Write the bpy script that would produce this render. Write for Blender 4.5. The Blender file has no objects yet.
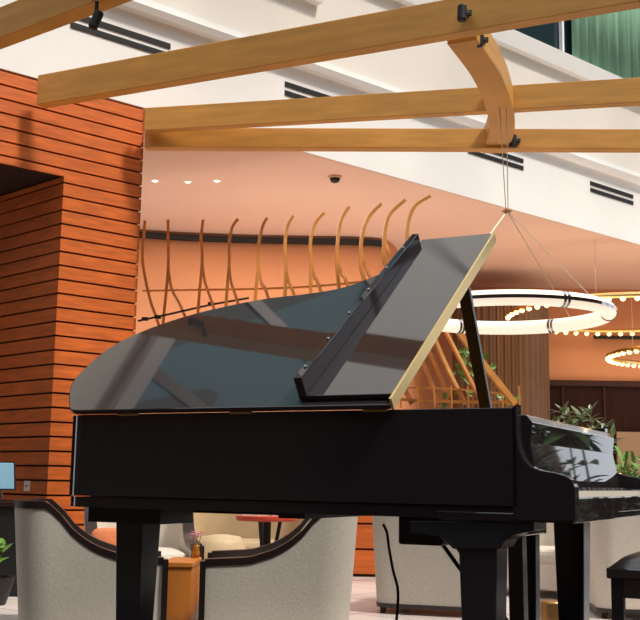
import bpy, bmesh, math, random
from mathutils import Vector, Matrix
random.seed(7)
scene = bpy.context.scene
COL = scene.collection
V = Vector
PI = math.pi

# ------------------------------------------------------------------ camera
F = 1082.0
PITCH, ROLL = .157, .0157
HC = .933
CAM = V((0, 0, HC))
cFW = V((0, math.cos(PITCH), math.sin(PITCH)))
_up, _rt = V((0, -math.sin(PITCH), math.cos(PITCH))), V((1, 0, 0))
cRT = _rt * math.cos(ROLL) + _up * math.sin(ROLL)
cUP = _up * math.cos(ROLL) - _rt * math.sin(ROLL)
cd = bpy.data.cameras.new('camera')
cam = bpy.data.objects.new('camera', cd)
COL.objects.link(cam)
cam.rotation_euler = Matrix((cRT, cUP, -cFW)).transposed().to_euler()
cam.location = CAM
cd.sensor_fit = 'HORIZONTAL'
cd.sensor_width = 36
cd.lens = F / 640 * 36
cd.clip_end = 200
scene.camera = cam


def ray(px, py):
    return cFW + cRT * ((px - 320) / F) + cUP * ((310 - py) / F)


def aty(px, py, y):
    d = ray(px, py)
    return CAM + d * (y / d.y)


def atz(px, py, z):
    d = ray(px, py)
    return CAM + d * ((z - CAM.z) / d.z)


def onp(px, py, P, n):
    d = ray(px, py)
    return CAM + d * ((P - CAM).dot(n) / d.dot(n))


def gp(px, y):
    q = aty(px, 482, y)
    return V((q.x, q.y, 0))


# ------------------------------------------------------------------ materials
def S(c):
    return tuple(((x / 255) / 12.92 if x / 255 <= .04045 else ((x / 255 + .055) / 1.055) ** 2.4) for x in c) + (1,)


def mat(name, col, rough=.5, metal=0, noise=0, nscale=8, coat=0, emit=0, emitcol=None, stretch=(1, 1, 1), bump=0, spec=None, trans=0):
    m = bpy.data.materials.new(name)
    m.use_nodes = True
    nt = m.node_tree
    b = nt.nodes['Principled BSDF']
    b.inputs['Base Color'].default_value = col
    b.inputs['Roughness'].default_value = rough
    b.inputs['Metallic'].default_value = metal
    b.inputs['Coat Weight'].default_value = coat
    b.inputs['Coat Roughness'].default_value = .04
    b.inputs['Transmission Weight'].default_value = trans
    if spec is not None:
        b.inputs['Specular IOR Level'].default_value = spec
    if emit:
        b.inputs['Emission Color'].default_value = emitcol or col
        b.inputs['Emission Strength'].default_value = emit
    if noise or bump:
        tc = nt.nodes.new('ShaderNodeTexCoord')
        mp = nt.nodes.new('ShaderNodeMapping')
        mp.inputs['Scale'].default_value = stretch
        nz = nt.nodes.new('ShaderNodeTexNoise')
        nz.inputs['Scale'].default_value = nscale
        nz.inputs['Detail'].default_value = 5
        nt.links.new(tc.outputs['Object'], mp.inputs[0])
        nt.links.new(mp.outputs[0], nz.inputs['Vector'])
        if noise:
            rp = nt.nodes.new('ShaderNodeValToRGB')
            rp.color_ramp.elements[0].position = .3
            rp.color_ramp.elements[1].position = .7
            rp.color_ramp.elements[0].color = tuple(c * (1 - noise) for c in col[:3]) + (1,)
            rp.color_ramp.elements[1].color = tuple(min(1, c * (1 + noise)) for c in col[:3]) + (1,)
            nt.links.new(nz.outputs['Fac'], rp.inputs[0])
            nt.links.new(rp.outputs[0], b.inputs['Base Color'])
        if bump:
            bp = nt.nodes.new('ShaderNodeBump')
            bp.inputs['Strength'].default_value = bump
            bp.inputs['Distance'].default_value = .01
            nt.links.new(nz.outputs['Fac'], bp.inputs['Height'])
            nt.links.new(bp.outputs[0], b.inputs['Normal'])
    return m


M = {}
M['black'] = mat('piano lacquer', (.025, .020, .022, 1), .03, spec=.8)
M['black_satin'] = mat('black satin', (.008, .007, .008, 1), .3)
M['leg_black'] = mat('leg lacquer', (.020, .022, .027, 1), .2)
M['wood'] = mat('orange cedar boards', S((204, 102, 38)), .5, noise=.22, nscale=3, stretch=(1.2, 1.2, 9), bump=.1)
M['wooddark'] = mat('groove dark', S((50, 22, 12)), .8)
M['beam'] = mat('golden glulam', S((208, 150, 70)), .5, noise=.13, nscale=2.2, stretch=(1, 1, 7), bump=.08)
M['rib'] = mat('bent oak rib', S((210, 144, 70)), .4, noise=.15, nscale=6)
M['white'] = mat('white plaster', S((240, 238, 234)), .7, noise=.015, nscale=2)
M['cream'] = mat('cream plaster', S((236, 228, 216)), .7, noise=.015, nscale=2)
M['salmon'] = mat('salmon ceiling paint', S((208, 174, 154)), .6, noise=.03, nscale=1.2)
M['orange'] = mat('orange plaster', S((216, 152, 110)), .6, noise=.04, nscale=1.3)
M['fabric'] = mat('grey woven fabric', S((190, 183, 171)), .9, noise=.07, nscale=60, bump=.15)
M['fabric2'] = mat('pale woven fabric', S((218, 208, 194)), .9, noise=.05, nscale=50, bump=.1)
M['beige'] = mat('beige board', S((150, 126, 98)), .7)
M['tan'] = mat('tan leather', S((216, 190, 150)), .5, noise=.06, nscale=9)
M['trim'] = mat('dark walnut trim', S((34, 26, 25)), .35)
M['cushion'] = mat('orange cushion cloth', S((224, 132, 88)), .85, noise=.06, nscale=40)
M['brass'] = mat('polished brass', S((236, 200, 130)), .28, metal=1)
M['chrome'] = mat('chrome', S((190, 190, 190)), .15, metal=1)
M['steel'] = mat('dark steel', S((38, 40, 44)), .4, metal=.3)
M['blackm'] = mat('matte black', S((14, 13, 13)), .6)
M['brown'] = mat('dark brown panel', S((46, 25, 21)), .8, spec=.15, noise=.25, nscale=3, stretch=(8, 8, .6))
M['tabwood'] = mat('orange veneer', S((196, 120, 52)), .35, noise=.2, nscale=4, stretch=(1, 1, .25))
M['ivory'] = mat('ivory keys', S((240, 232, 214)), .25)
M['leaf'] = mat('dark glossy leaf', S((64, 98, 52)), .35, noise=.35, nscale=7)
M['leaf2'] = mat('bright leaf', S((104, 150, 62)), .4, noise=.3, nscale=9)
M['leafpale'] = mat('pale grey green leaf', S((118, 134, 92)), .4, noise=.25, nscale=9)
M['stem'] = mat('plant stem', S((96, 78, 44)), .7)
M['red'] = mat('red tabletop edge', S((200, 70, 46)), .4)
M['cloth'] = mat('white cloth', S((238, 230, 222)), .8)
M['pink'] = mat('pink petals', S((226, 150, 176)), .6)
M['amber'] = mat('amber glass', S((214, 140, 40)), .1, trans=.6)
M['bronze'] = mat('bronze metal', S((170, 128, 78)), .3, metal=.8)
M['outlet'] = mat('white plastic', S((240, 232, 224)), .4)
M['screen'] = mat('pale blue screen', S((130, 172, 192)), .3, emit=.25, emitcol=S((150, 195, 215)))
M['wire'] = mat('steel wire', S((200, 180, 160)), .4, metal=.4)
M['glow'] = mat('glowing white tube', S((250, 235, 215)), .4, emit=.72, emitcol=S((255, 232, 210)))
M['led'] = mat('warm led', S((255, 220, 150)), .4, emit=3.2, emitcol=S((255, 214, 140)))
M['spot'] = mat('lit downlight', S((255, 240, 220)), .4, emit=5, emitcol=S((255, 235, 205)))
M['gold'] = mat('gold painted iron plate', S((180, 130, 50)), .35, metal=.7)
def tint_glass():
    m = bpy.data.materials.new('teal tinted glass')
    m.use_nodes = True
    nt = m.node_tree
    nt.nodes.remove(nt.nodes['Principled BSDF'])
    tr = nt.nodes.new('ShaderNodeBsdfTransparent')
    tr.inputs[0].default_value = (.13, .38, .42, 1)
    gl = nt.nodes.new('ShaderNodeBsdfGlossy')
    gl.inputs['Roughness'].default_value = .6
    mx = nt.nodes.new('ShaderNodeMixShader')
    mx.inputs[0].default_value = .06
    nt.links.new(tr.outputs[0], mx.inputs[1])
    nt.links.new(gl.outputs[0], mx.inputs[2])
    nt.links.new(mx.outputs[0], nt.nodes['Material Output'].inputs[0])
    return m


M['tint'] = tint_glass()
M['glass'] = mat('dark teal window glass', S((30, 48, 54)), .06, spec=.6)
M['bounce_cover'] = mat('dark brown carpet', S((62, 46, 40)), .95, noise=.2, nscale=30)
M['dkwall'] = mat('dim hall wall', S((58, 44, 38)), .8)


def green_curtain():
    m = mat('green curtain', S((126, 168, 140)), .8, noise=.25, nscale=3, stretch=(6, 6, .3))
    return m


M['curtain'] = green_curtain()


def slat_mat():
    return mat('bronze slats', S((84, 56, 32)), .45, noise=.35, nscale=5, stretch=(9, 9, .15))


M['slat'] = slat_mat()


def floor_mat():
    m = mat('white marble tile', S((226, 216, 210)), .3)
    nt = m.node_tree
    b = nt.nodes['Principled BSDF']
    tc = nt.nodes.new('ShaderNodeTexCoord')
    mp = nt.nodes.new('ShaderNodeMapping')
    mp.inputs['Rotation'].default_value = (0, 0, .68)
    br = nt.nodes.new('ShaderNodeTexBrick')
    br.offset = 0
    br.inputs['Scale'].default_value = 1
    br.inputs['Brick Width'].default_value = .8
    br.inputs['Row Height'].default_value = .8
    br.inputs['Mortar Size'].default_value = .006
    br.inputs['Color1'].default_value = S((232, 222, 216))
    br.inputs['Color2'].default_value = S((222, 210, 203))
    br.inputs['Mortar'].default_value = S((120, 100, 92))
    nt.links.new(tc.outputs['Object'], mp.inputs[0])
    nt.links.new(mp.outputs[0], br.inputs[0])
    nt.links.new(br.outputs['Color'], b.inputs['Base Color'])
    return m


M['floor'] = floor_mat()


# ------------------------------------------------------------------ builders
def thing(name, label, cat, loc=(0, 0, 0), rotz=0, group=None):
    o = bpy.data.objects.new(name, None)
    COL.objects.link(o)
    o.empty_display_size = .1
    o.location = loc
    o.rotation_euler = (0, 0, rotz)
    o['label'] = label
    o['category'] = cat
    if group:
        o['group'] = group
    return o


def minv(o):
    return (Matrix.Translation(o.location) @ Matrix.Rotation(o.rotation_euler.z, 4, 'Z')).inverted()


def obj(name, bm, m, parent=None, world=False, smooth=False, label=None, cat=None, kind=None, group=None, bevel=0):
    """link a bmesh as one object. world=True: coordinates are world ones even under a parent"""
    if world and parent is not None:
        r = parent
        T = minv(r) if r.parent is None else Matrix.Identity(4)
        if r.parent is not None:
            T = minv(r.parent)
        bm.transform(T)
    bmesh.ops.recalc_face_normals(bm, faces=bm.faces)
    me = bpy.data.meshes.new(name)
    bm.to_mesh(me)
    bm.free()
    if smooth:
        for p in me.polygons:
            p.use_smooth = True
    me.materials.append(m)
    o = bpy.data.objects.new(name, me)
    COL.objects.link(o)
    if parent is not None:
        o.parent = parent
    if bevel:
        md = o.modifiers.new('bevel', 'BEVEL')
        md.width = bevel
        md.segments = 2
        md.limit_method = 'ANGLE'
    if label:
        o['label'] = label
    if cat:
        o['category'] = cat
    if kind:
        o['kind'] = kind
    if group:
        o['group'] = group
    return o


def B():
    return bmesh.new()


def box(bm, c, s, rz=0, rot=None):
    T = Matrix.Translation(c)
    if rot is not None:
        T = T @ rot
    elif rz:
        T = T @ Matrix.Rotation(rz, 4, 'Z')
    T = T @ Matrix.Diagonal((s[0], s[1], s[2], 1))
    bmesh.ops.create_cube(bm, size=1, matrix=T)
    return bm


def prism(bm, pts, ex):
    """closed polygon pts (3D) extruded by vector ex"""
    a = [bm.verts.new(p) for p in pts]
    b = [bm.verts.new(V(p) + V(ex)) for p in pts]
    bm.faces.new(a)
    bm.faces.new(b[::-1])
    n = len(a)
    for i in range(n):
        bm.faces.new((a[i], b[i], b[(i + 1) % n], a[(i + 1) % n]))
    return bm


def tube(bm, pts, r, n=8, closed=False, cap=True):
    pts = [V(p) for p in pts]
    N = len(pts)
    rr = r if isinstance(r, (list, tuple)) else [r] * N
    rings = []
    up = None
    for i in range(N):
        if closed:
            t = pts[(i + 1) % N] - pts[i - 1]
        else:
            t = pts[min(i + 1, N - 1)] - pts[max(i - 1, 0)]
        t.normalize()
        if up is None:
            up = V((0, 0, 1)) if abs(t.z) < .9 else V((1, 0, 0))
        x = t.cross(up)
        x.normalize()
        y = x.cross(t)
        y.normalize()
        up = y
        rings.append([bm.verts.new(pts[i] + (x * math.cos(a) + y * math.sin(a)) * rr[i]) for a in [2 * PI * k / n for k in range(n)]])
    for i in range(N if closed else N - 1):
        A, Bq = rings[i], rings[(i + 1) % N]
        for k in range(n):
            bm.faces.new((A[k], A[(k + 1) % n], Bq[(k + 1) % n], Bq[k]))
    if cap and not closed:
        bm.faces.new(rings[0])
        bm.faces.new(rings[-1][::-1])
    return bm


def bar(bm, pts, w, h, side):
    """rectangular section swept along pts; side = unit vector of the width"""
    pts = [V(p) for p in pts]
    rings = []
    for i, p in enumerate(pts):
        t = (pts[min(i + 1, len(pts) - 1)] - pts[max(i - 1, 0)]).normalized()
        s = V(side) - t * V(side).dot(t)
        s.normalize()
        u = t.cross(s)
        rings.append([bm.verts.new(p + s * a * w / 2 + u * b * h / 2) for a, b in ((-1, -1), (1, -1), (1, 1), (-1, 1))])
    for A, C in zip(rings, rings[1:]):
        for k in range(4):
            bm.faces.new((A[k], A[(k + 1) % 4], C[(k + 1) % 4], C[k]))
    bm.faces.new(rings[0])
    bm.faces.new(rings[-1][::-1])
    return bm


def lathe(bm, prof, c, n=32):
    c = V(c)
    rings = []
    for r, z in prof:
        rings.append([bm.verts.new(c + V((r * math.cos(2 * PI * k / n), r * math.sin(2 * PI * k / n), z))) for k in range(n)])
    for A, C in zip(rings, rings[1:]):
        for k in range(n):
            bm.faces.new((A[k], A[(k + 1) % n], C[(k + 1) % n], C[k]))
    bm.faces.new(rings[0])
    bm.faces.new(rings[-1][::-1])
    return bm


def crom(pts, m=6, closed=False):
    out = []
    n = len(pts)
    P = [V(p) for p in pts]
    rng = n if closed else n - 1
    for i in range(rng):
        if closed:
            a, b, c, d = P[i - 1], P[i], P[(i + 1) % n], P[(i + 2) % n]
        else:
            a, b, c, d = P[max(i - 1, 0)], P[i], P[i + 1], P[min(i + 2, n - 1)]
        for k in range(m):
            t = k / m
            out.append(.5 * ((2 * b) + (c - a) * t + (2 * a - 5 * b + 4 * c - d) * t * t + (3 * b - a - 3 * c + d) * t ** 3))
    if not closed:
        out.append(P[-1])
    return out


# ------------------------------------------------------------------ main planes
zA = 4.531
A0 = V((-1.751, 10.2, zA))                       # top corner of the timber pier
D = V((.7527, .6584, 0))                        # along the bulkhead plane
NW = V((.6584, -.7527, 0))                      # towards the camera
JD = V((-.729, .684, 0))                        # along the pier's inner face


def W(s, z, off=0):
    p = A0 + D * s + NW * off
    return V((p.x, p.y, z))


# floor
bm = B()
box(bm, (1, 11, -.05), (34, 40, .1))
obj('floor', bm, M['floor'], kind='structure')
bm = B()
box(bm, (1, -.2, .005), (20, 13.4, .01))
obj('floor_bounce_cover', bm, M['bounce_cover'], kind='structure')  # unseen dark sheet added to cut light bouncing off the floor

# white bulkhead
bm = B()
prism(bm, [W(-6, zA), W(15, zA), W(15, 6.93), W(2.2, 6.93), W(2.2, 6.44), W(-6, 6.44)], -NW * .2)
obj('wall_bulkhead', bm, M['white'], kind='structure')
bm = B()
prism(bm, [W(-6, 5.46, .1), W(15, 5.46, .1), W(15, 5.52, .13), W(-6, 5.52, .13)], -NW * .1)
prism(bm, [W(-6, 5.52, .03), W(15, 5.52, .03), W(15, 5.64, .03), W(-6, 5.64, .03)], -NW * .04)
obj('trim_1', bm, M['white'], kind='structure')
bm = B()
prism(bm, [W(2.2, 6.74, .12), W(15, 6.74, .12), W(15, 6.96, .16), W(2.2, 6.96, .16)], -NW * .15)
prism(bm, [W(-6, 6.28, .12), W(2.2, 6.28, .12), W(2.2, 6.48, .16), W(-6, 6.48, .16)], -NW * .15)
obj('trim_2', bm, M['white'], kind='structure')
bm = B()
prism(bm, [W(-6, 5.64, .015), W(15, 5.64, .015), W(15, 6.74, .015), W(2.2, 6.74, .015), W(2.2, 6.28, .015), W(-6, 6.28, .015)], -NW * .01)
obj('trim_3', bm, M['cream'], kind='structure')

# upper storey windows above the sill
for i, (s0, s1) in enumerate([(-6, -2), (-2, 2.2), (2.2, 5.57), (5.57, 9.2), (9.2, 15)]):
    zl = 6.48 if i < 2 else 6.96
    wn = B()
    prism(wn, [W(s0, zl, -.1), W(s1, zl, -.1), W(s1, 9.7, -.1), W(s0, 9.7, -.1)], -NW * .03)
    w = obj('window_%d' % (i + 1), wn, M['tint'] if i < 3 else M['glass'], kind='structure')
    fb = B()
    if i < 2:
        for k in range(4):
            s = s0 + (s1 - s0) * k / 3
            prism(fb, [W(s - .07, zl, -.09), W(s + .07, zl, -.09), W(s + .07, 9.7, -.09), W(s - .07, 9.7, -.09)], NW * .06)
        for (sa, za, sb, zb_) in ((s0, 6.48, s0 + 3.0, 9.7), (s0 + 3.0, 6.48, s1, 8.0)):
            prism(fb, [W(sa, za, -.15), W(sa + .3, za, -.15), W(sb + .3, zb_, -.15), W(sb, zb_, -.15)], -NW * .2)
    else:
        for s in (s0, (s0 + s1) / 2 if i != 3 else 6.93, s1):
            prism(fb, [W(s - .02, zl, -.09), W(s + .02, zl, -.09), W(s + .02, 9.7, -.09), W(s - .02, 9.7, -.09)], NW * .06)
    prism(fb, [W(s0, 9.55, -.09), W(s1, 9.55, -.09), W(s1, 9.7, -.09), W(s0, 9.7, -.09)], NW * .06)
    obj('window_frame', fb, M['steel'] if i < 3 else M['white'], w)
# green curtain hanging in the upper opening (pleated)
bm = B()
n = 160
top, bot = [], []
for k in range(n + 1):
    s = 7.12 + (13.2 - 7.12) * k / n
    off = -.02 + .035 * math.sin(k * .9) + .02 * math.sin(k * .37)
    bot.append(bm.verts.new(W(s, 6.98, off)))
    top.append(bm.verts.new(W(s, 9.25, off)))
for k in range(n):
    bm.faces.new((bot[k], bot[k + 1], top[k + 1], top[k]))
o = obj('curtain', bm, M['curtain'], smooth=True, label='pleated green curtain hanging in the upper floor window, top right', cat='curtain')
md = o.modifiers.new('solid', 'SOLIDIFY')
md.thickness = .01
# upper wall over the windows and the roof edge
bm = B()
prism(bm, [W(-6, 9.7), W(15, 9.7), W(15, 11.9), W(-6, 11.9)], -NW * .2)
obj('wall_upper', bm, M['white'], kind='structure')

# steel members of the glazed roof (reflected in the lid)
bm = B()
for k in range(6):
    a = W(-5 + 3.6 * k, 12)
    bar(bm, [a, a + NW * 13], .10, .22, D)
for q in (4, 8, 12):
    bar(bm, [W(-6, 12, q), W(15, 12, q)], .08, .2, NW)
obj('ceiling_roof_frame', bm, M['steel'], kind='structure')

# unseen hall walls, added dark to hold reflections black and stop sideways light
bm = B()
box(bm, (0, -7.1, 5.9), (32, .2, 11.8))
obj('wall_back', bm, M['dkwall'], kind='structure')
bm = B()
box(bm, (-9.5, 1.5, 5.9), (.2, 17, 11.8))
obj('wall_left', bm, M['dkwall'], kind='structure')
bm = B()
box(bm, (10.6, 1.9, 5.9), (.2, 17.8, 11.8))
box(bm, (10.6, 14.3, 8.4), (.2, 7, 6.8))
box(bm, (10.6, 14.3, .4), (.2, 7, .8))
box(bm, (10.6, 13.0, 2.9), (.2, .7, 4.2))
box(bm, (10.6, 15.5, 2.9), (.2, .5, 4.2))
obj('wall_right_added', bm, M['dkwall'], kind='structure')  # added to cut sideways light; openings shaped for a bright fallboard reflection

# lounge ceiling
bm = B()
prism(bm, [W(-.5, zA - .006, -.006), W(15.5, zA - .006, -.006), W(15.5, zA - .006, -.2) + V((-9, 14, 0)), W(-.5, zA - .006, -.2) + V((-6, 14, 0))], (0, 0, .006))
obj('ceiling', bm, M['salmon'], kind='structure')

# lounge curved back wall
wp = []
for px, y in [(60, 15.1), (145, 15.5), (220, 15.66), (300, 15.7), (350, 15.7), (380, 15.8), (392, 16.2), (400, 17.0), (412, 18.2), (430, 19.2), (470, 19.6), (560, 19.7), (700, 19.7), (860, 19.7)]:
    p = gp(px, y)
    wp.append(V((p.x, p.y, 0)))
wc = crom(wp, 8)
bm = B()
lo = [bm.verts.new((p.x, p.y, 0)) for p in wc]
hi = [bm.verts.new((p.x, p.y, zA)) for p in wc]
for k in range(len(wc) - 1):
    bm.faces.new((lo[k], lo[k + 1], hi[k + 1], hi[k]))
o = obj('wall_lounge', bm, M['orange'], kind='structure', smooth=True)
md = o.modifiers.new('solid', 'SOLIDIFY')
md.thickness = .12
md.offset = 1
# black shadow-gap band at the head of the curved wall
bm = B()
k1 = 8 * 5 + 2
pts = [V((p.x, p.y - .03, zA - .085)) for p in wc[4:k1]]
bar(bm, pts, .05, .085, (0, 1, 0))
obj('trim_4', bm, M['blackm'], kind='structure')
# dark recess with wooden panels under the orange wall at right
P1, P2 = aty(548, 383, 19.5), aty(800, 383 + 4, 19.5)
P2.z = P1.z
bm = B()
prism(bm, [(P1.x - .6, 19.5, 0), (P2.x, 19.5, 0), (P2.x, 19.5, P1.z), (P1.x - .6, 19.5, P1.z)], (0, .1, 0))
o = obj('wall_panelling', bm, M['brown'], kind='structure')
bm = B()
for q in range(9):
    x = P1.x + .25 + q * .75
    box(bm, (x, 19.47, P1.z / 2), (.03, .05, P1.z))
box(bm, ((P1.x + P2.x) / 2, 19.47, 1.55), (P2.x - P1.x + 1, .05, .04))
box(bm, ((P1.x + P2.x) / 2, 19.45, P1.z), (P2.x - P1.x + 1.2, .09, .1))
obj('trim_5', bm, M['wooddark'], kind='structure')
a = aty(615, 437, 19.4)
b = aty(640, 455, 19.4)
bm = B()
box(bm, (a.x + .5, 19.4, (a.z + b.z) / 2 - .15), (.95, .06, .8))
obj('board_panel', bm, M['beige'], label='beige panel low on the dark wood wall at the right edge', cat='panel')

# slot in the orange wall
a = aty(594, 337, 19.6)
b = aty(720, 339, 19.6)
bm = B()
box(bm, ((a.x + b.x) / 2, 19.6, a.z), (b.x - a.x, .06, .06))
obj('air_slot', bm, M['blackm'], label='thin black slot in the orange wall between two ring lights', cat='vent')

# ------------------------------------------------------------------ timber pier
pitch = .129
SC = -.83
ZL = 3.67


def planks(bm, fa, fb, z0, z1, nrm, th=.025):
    """boards between points fa(z) and fb(z)"""
    k = math.floor(z0 / pitch)
    while k * pitch < z1 - .01:
        a, b = max(z0, k * pitch + .009), min(z1, (k + 1) * pitch - .009)
        if b - a > .015:
            A_, B_ = V(fa), V(fb)
            prism(bm, [V((A_.x, A_.y, a)), V((B_.x, B_.y, a)), V((B_.x, B_.y, b)), V((A_.x, A_.y, b))], -V(nrm) * th)
        k += 1
    return bm


pier = thing('timber_pier', 'tall pier and lintel clad in horizontal orange wooden boards at left', 'pillar', (W(SC, 0).x, W(SC, 0).y, 0))
C0 = W(SC, 0)
JN = V((-.639, -.769, 0)) * -1  # placeholder, fixed below
JN = V((.639, .769, 0))
# normal of the inner face towards the opening (camera side)
JN = V((JD.y, -JD.x, 0))
if JN.dot(CAM - C0) < 0:
    JN = -JN
back = -NW
bm = B()
prism(bm, [W(SC + .02, 0, -.03), W(-.01, 0, -.03), W(-.01, 0, -.03) + back * 1.6, W(SC, 0, -.03) + JD * 1.8 + V((.03, .03, 0))], (0, 0, zA - .01))
prism(bm, [W(-6, ZL + .02, -.03), W(SC + .1, ZL + .02, -.03), W(SC + .1, ZL + .02, -.2), W(-6, ZL + .02, -.2)], (0, 0, zA - ZL - .03))
obj('core', bm, M['wooddark'], pier, world=True)
bm = B()
planks(bm, W(SC, 0), W(0, 0), 0, ZL, NW)
planks(bm, W(-6, 0), W(0, 0), ZL, zA, NW)
obj('front_boards', bm, M['wood'], pier, world=True)
bm = B()
planks(bm, C0 + JN * .0, C0 + JD * 1.85, 0, ZL, JN)
obj('inner_boards', bm, M['wood'], pier, world=True)
bm = B()
planks(bm, W(0, 0), W(0, 0) + back * 1.6, 0, zA, D)
obj('side_boards', bm, M['wood'], pier, world=True)
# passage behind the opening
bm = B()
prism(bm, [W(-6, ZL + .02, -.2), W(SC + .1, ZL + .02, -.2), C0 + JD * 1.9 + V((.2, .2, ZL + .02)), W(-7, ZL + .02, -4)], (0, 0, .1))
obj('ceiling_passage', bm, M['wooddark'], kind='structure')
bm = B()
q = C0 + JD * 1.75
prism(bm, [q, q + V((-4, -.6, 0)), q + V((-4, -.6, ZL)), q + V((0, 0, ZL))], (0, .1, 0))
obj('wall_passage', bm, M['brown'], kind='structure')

# wall outlet
q = onp(27.5, 486, C0, JN)
bm = B()
ja = math.atan2(JD.y, JD.x)
out = thing('power_outlet', 'small white wall outlet on the shaded orange boards', 'outlet', q + JN * .004, ja)
bm = B()
box(bm, (0, 0, 0), (.09, .012, .09))
obj('plate', bm, M['outlet'], out, bevel=.003)
bm = B()
for x in (-.012, .012):
    box(bm, (x, -.004 * (1 if JN.dot(V((math.sin(ja), -math.cos(ja), 0))) > 0 else -1), .0), (.006, .012, .018))
obj('socket_slots', bm, M['blackm'], out)

# ------------------------------------------------------------------ linear diffusers on the bulkhead
for s0, s1, lab in [(-.85, .26, 'pair of black linear air slots on white bulkhead, leftmost, behind the highest left beam'),
                    (1.76, 2.8, 'pair of black linear air slots on white bulkhead just above the middle beam'),
                    (4.8, 5.92, 'pair of black linear air slots on bulkhead under the lower end of the curved beam'),
                    (7.46, 8.55, 'pair of black linear air slots at the right edge, under the lowest beam')]:
    t = thing('air_diffuser', lab, 'vent', W(s0, 5.14), 0, 'black linear air slots on the bulkhead')
    for z in (5.14, 5.24):
        bm = B()
        prism(bm, [W(s0, z - .028), W(s1, z - .028), W(s1, z + .028), W(s0, z + .028)], NW * .012)
        obj('slot', bm, M['blackm'], t, world=True)

# ------------------------------------------------------------------ beams
ZB = 4.2


def beam(far0, far1, w, h, z, label, ext0=0, ext1=0):
    """far0/far1: pixels on the far bottom edge"""
    a, b = atz(far0[0], far0[1], z), atz(far1[0], far1[1], z)
    d = (b - a).normalized()
    a -= d * ext0
    b += d * ext1
    side = V((d.y, -d.x, 0))
    if side.y > 0:
        side = -side
    bm = B()
    prism(bm, [a, b, b + side * w, a + side * w], (0, 0, h))
    return obj('timber_beam', bm, M['beam'], label=label, cat='beam', group='golden timber beams overhead', bevel=.006), a, b, side


bA = beam((0, 50), (135, 0), .15, .25, ZB, 'golden timber beam crossing the top left corner', 1.2, 4)
bB = beam((38, 110), (560, 22), .12, .275, ZB, 'longest golden timber beam, running from the boarded pier up to the top right corner', -.08, 2.5)
bC = beam((142, 134), (640, 106), .10, .225, ZB, 'golden timber beam starting at the pier corner, third from the top', -.06, 2)
bD = beam((147, 151), (640, 153), .13, .195, 4.08, 'lowest golden timber beam, level across the picture', 0.0, 2)

# curved beam
bp = [(1.03, 7.68, 4.2), (1.315, 8.35, 4.195), (1.535, 9.05, 4.18), (1.65, 9.6, 4.14), (1.665, 10.12, 4.1)]
bp = [V((x, y, z + .105)) for x, y, z in bp]
pts = crom(bp, 6)
bm = B()
bar(bm, pts, .23, .22, (1, 0, 0))
obj('curved_beam', bm, M['beam'], label='curved timber beam linking three straight beams above the hanging ring lamp', cat='beam', bevel=.006)

# spotlights clipped to the beams


def spotlight(px, py, y, label, tilt, l=.12, below=False):
    p = aty(px, py, y)
    t = thing('spotlight', label, 'light', p, 0, 'black spotlights on the beams')
    bm = B()
    R = Matrix.Rotation(tilt, 4, 'Y')
    a = R @ V((0, 0, l / 2))
    lathe(bm, [(.028, -l / 2), (.034, -l / 2 + .01), (.034, l / 2 - .01), (.028, l / 2)], (0, 0, 0), 16)
    bm.transform(R)
    obj('lamp_body', bm, M['blackm'], t, smooth=False)
    bm = B()
    if below:
        tube(bm, [(0, 0, 0), (0, 0, .16)], .014)
        box(bm, (0, 0, .16), (.08, .05, .02))
    else:
        tube(bm, [(0, 0, 0), (.055, .01, .01), (.055, .1, .01)], .01)
        box(bm, (.055, .02, .01), (.035, .03, .035))
    obj('bracket', bm, M['blackm'], t)
    return t


spotlight(462, 13, 7.4, 'small black spotlight on the face of the longest beam, top right', .05)
spotlight(479, 40, 7.75, 'small black spotlight under the beam beside the top of the curved beam', .1, l=.1, below=False)
spotlight(513, 141, 9.85, 'small black spotlight on the lowest beam beside the hanging wires', .0)
spotlight(96, 20, 7.1, 'small black spotlight hanging below the top left beam', .35, l=.13, below=True)

# ------------------------------------------------------------------ ceiling bits
for i, (px, py) in enumerate([(155, 180), (188, 181), (217, 180)]):
    p = atz(px, py, zA)
    t = thing('downlight', ['leftmost', 'middle', 'rightmost'][i] + ' of three tiny lit downlights in the salmon ceiling', 'light', p, 0, 'tiny downlights in the salmon ceiling')
    bm = B()
    lathe(bm, [(.05, -.012), (.05, 0.0)], (0, 0, 0), 20)
    obj('ring', bm, M['white'], t)
    bm = B()
    lathe(bm, [(.028, -.018), (.028, -.010)], (0, 0, 0), 20)
    obj('bulb', bm, M['spot'], t)
p = atz(335, 176, zA)
t = thing('dome_camera', 'small dark dome camera on the salmon ceiling', 'camera', p)
bm = B()
lathe(bm, [(.085, -.03), (.085, 0)], (0, 0, 0), 24)
obj('housing', bm, M['salmon'], t)
bm = B()
lathe(bm, [(.02, -.085), (.05, -.07), (.065, -.03)], (0, 0, 0), 24)
obj('dome', bm, M['blackm'], t, smooth=True)

# slatted column
cx = aty(500, 306, 18.4)
CH = cx.z
R = .815
bm = B()
n = 168
prof = []
for k in range(n):
    a = 2 * PI * k / n
    r = R - (.035 if k % 4 >= 2 else 0)
    prof.append(V((cx.x + r * math.cos(a), cx.y + r * math.sin(a), 0)))
prism(bm, prof, (0, 0, CH))
obj('slatted_column', bm, M['slat'], label='round column clad in narrow vertical bronze slats behind the ring lamp', cat='column')

# ------------------------------------------------------------------ ring pendant over the piano


def circ(c, r, n, z=0):
    return [V((c[0] + r * math.cos(2 * PI * k / n), c[1] + r * math.sin(2 * PI * k / n), z)) for k in range(n)]


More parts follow.
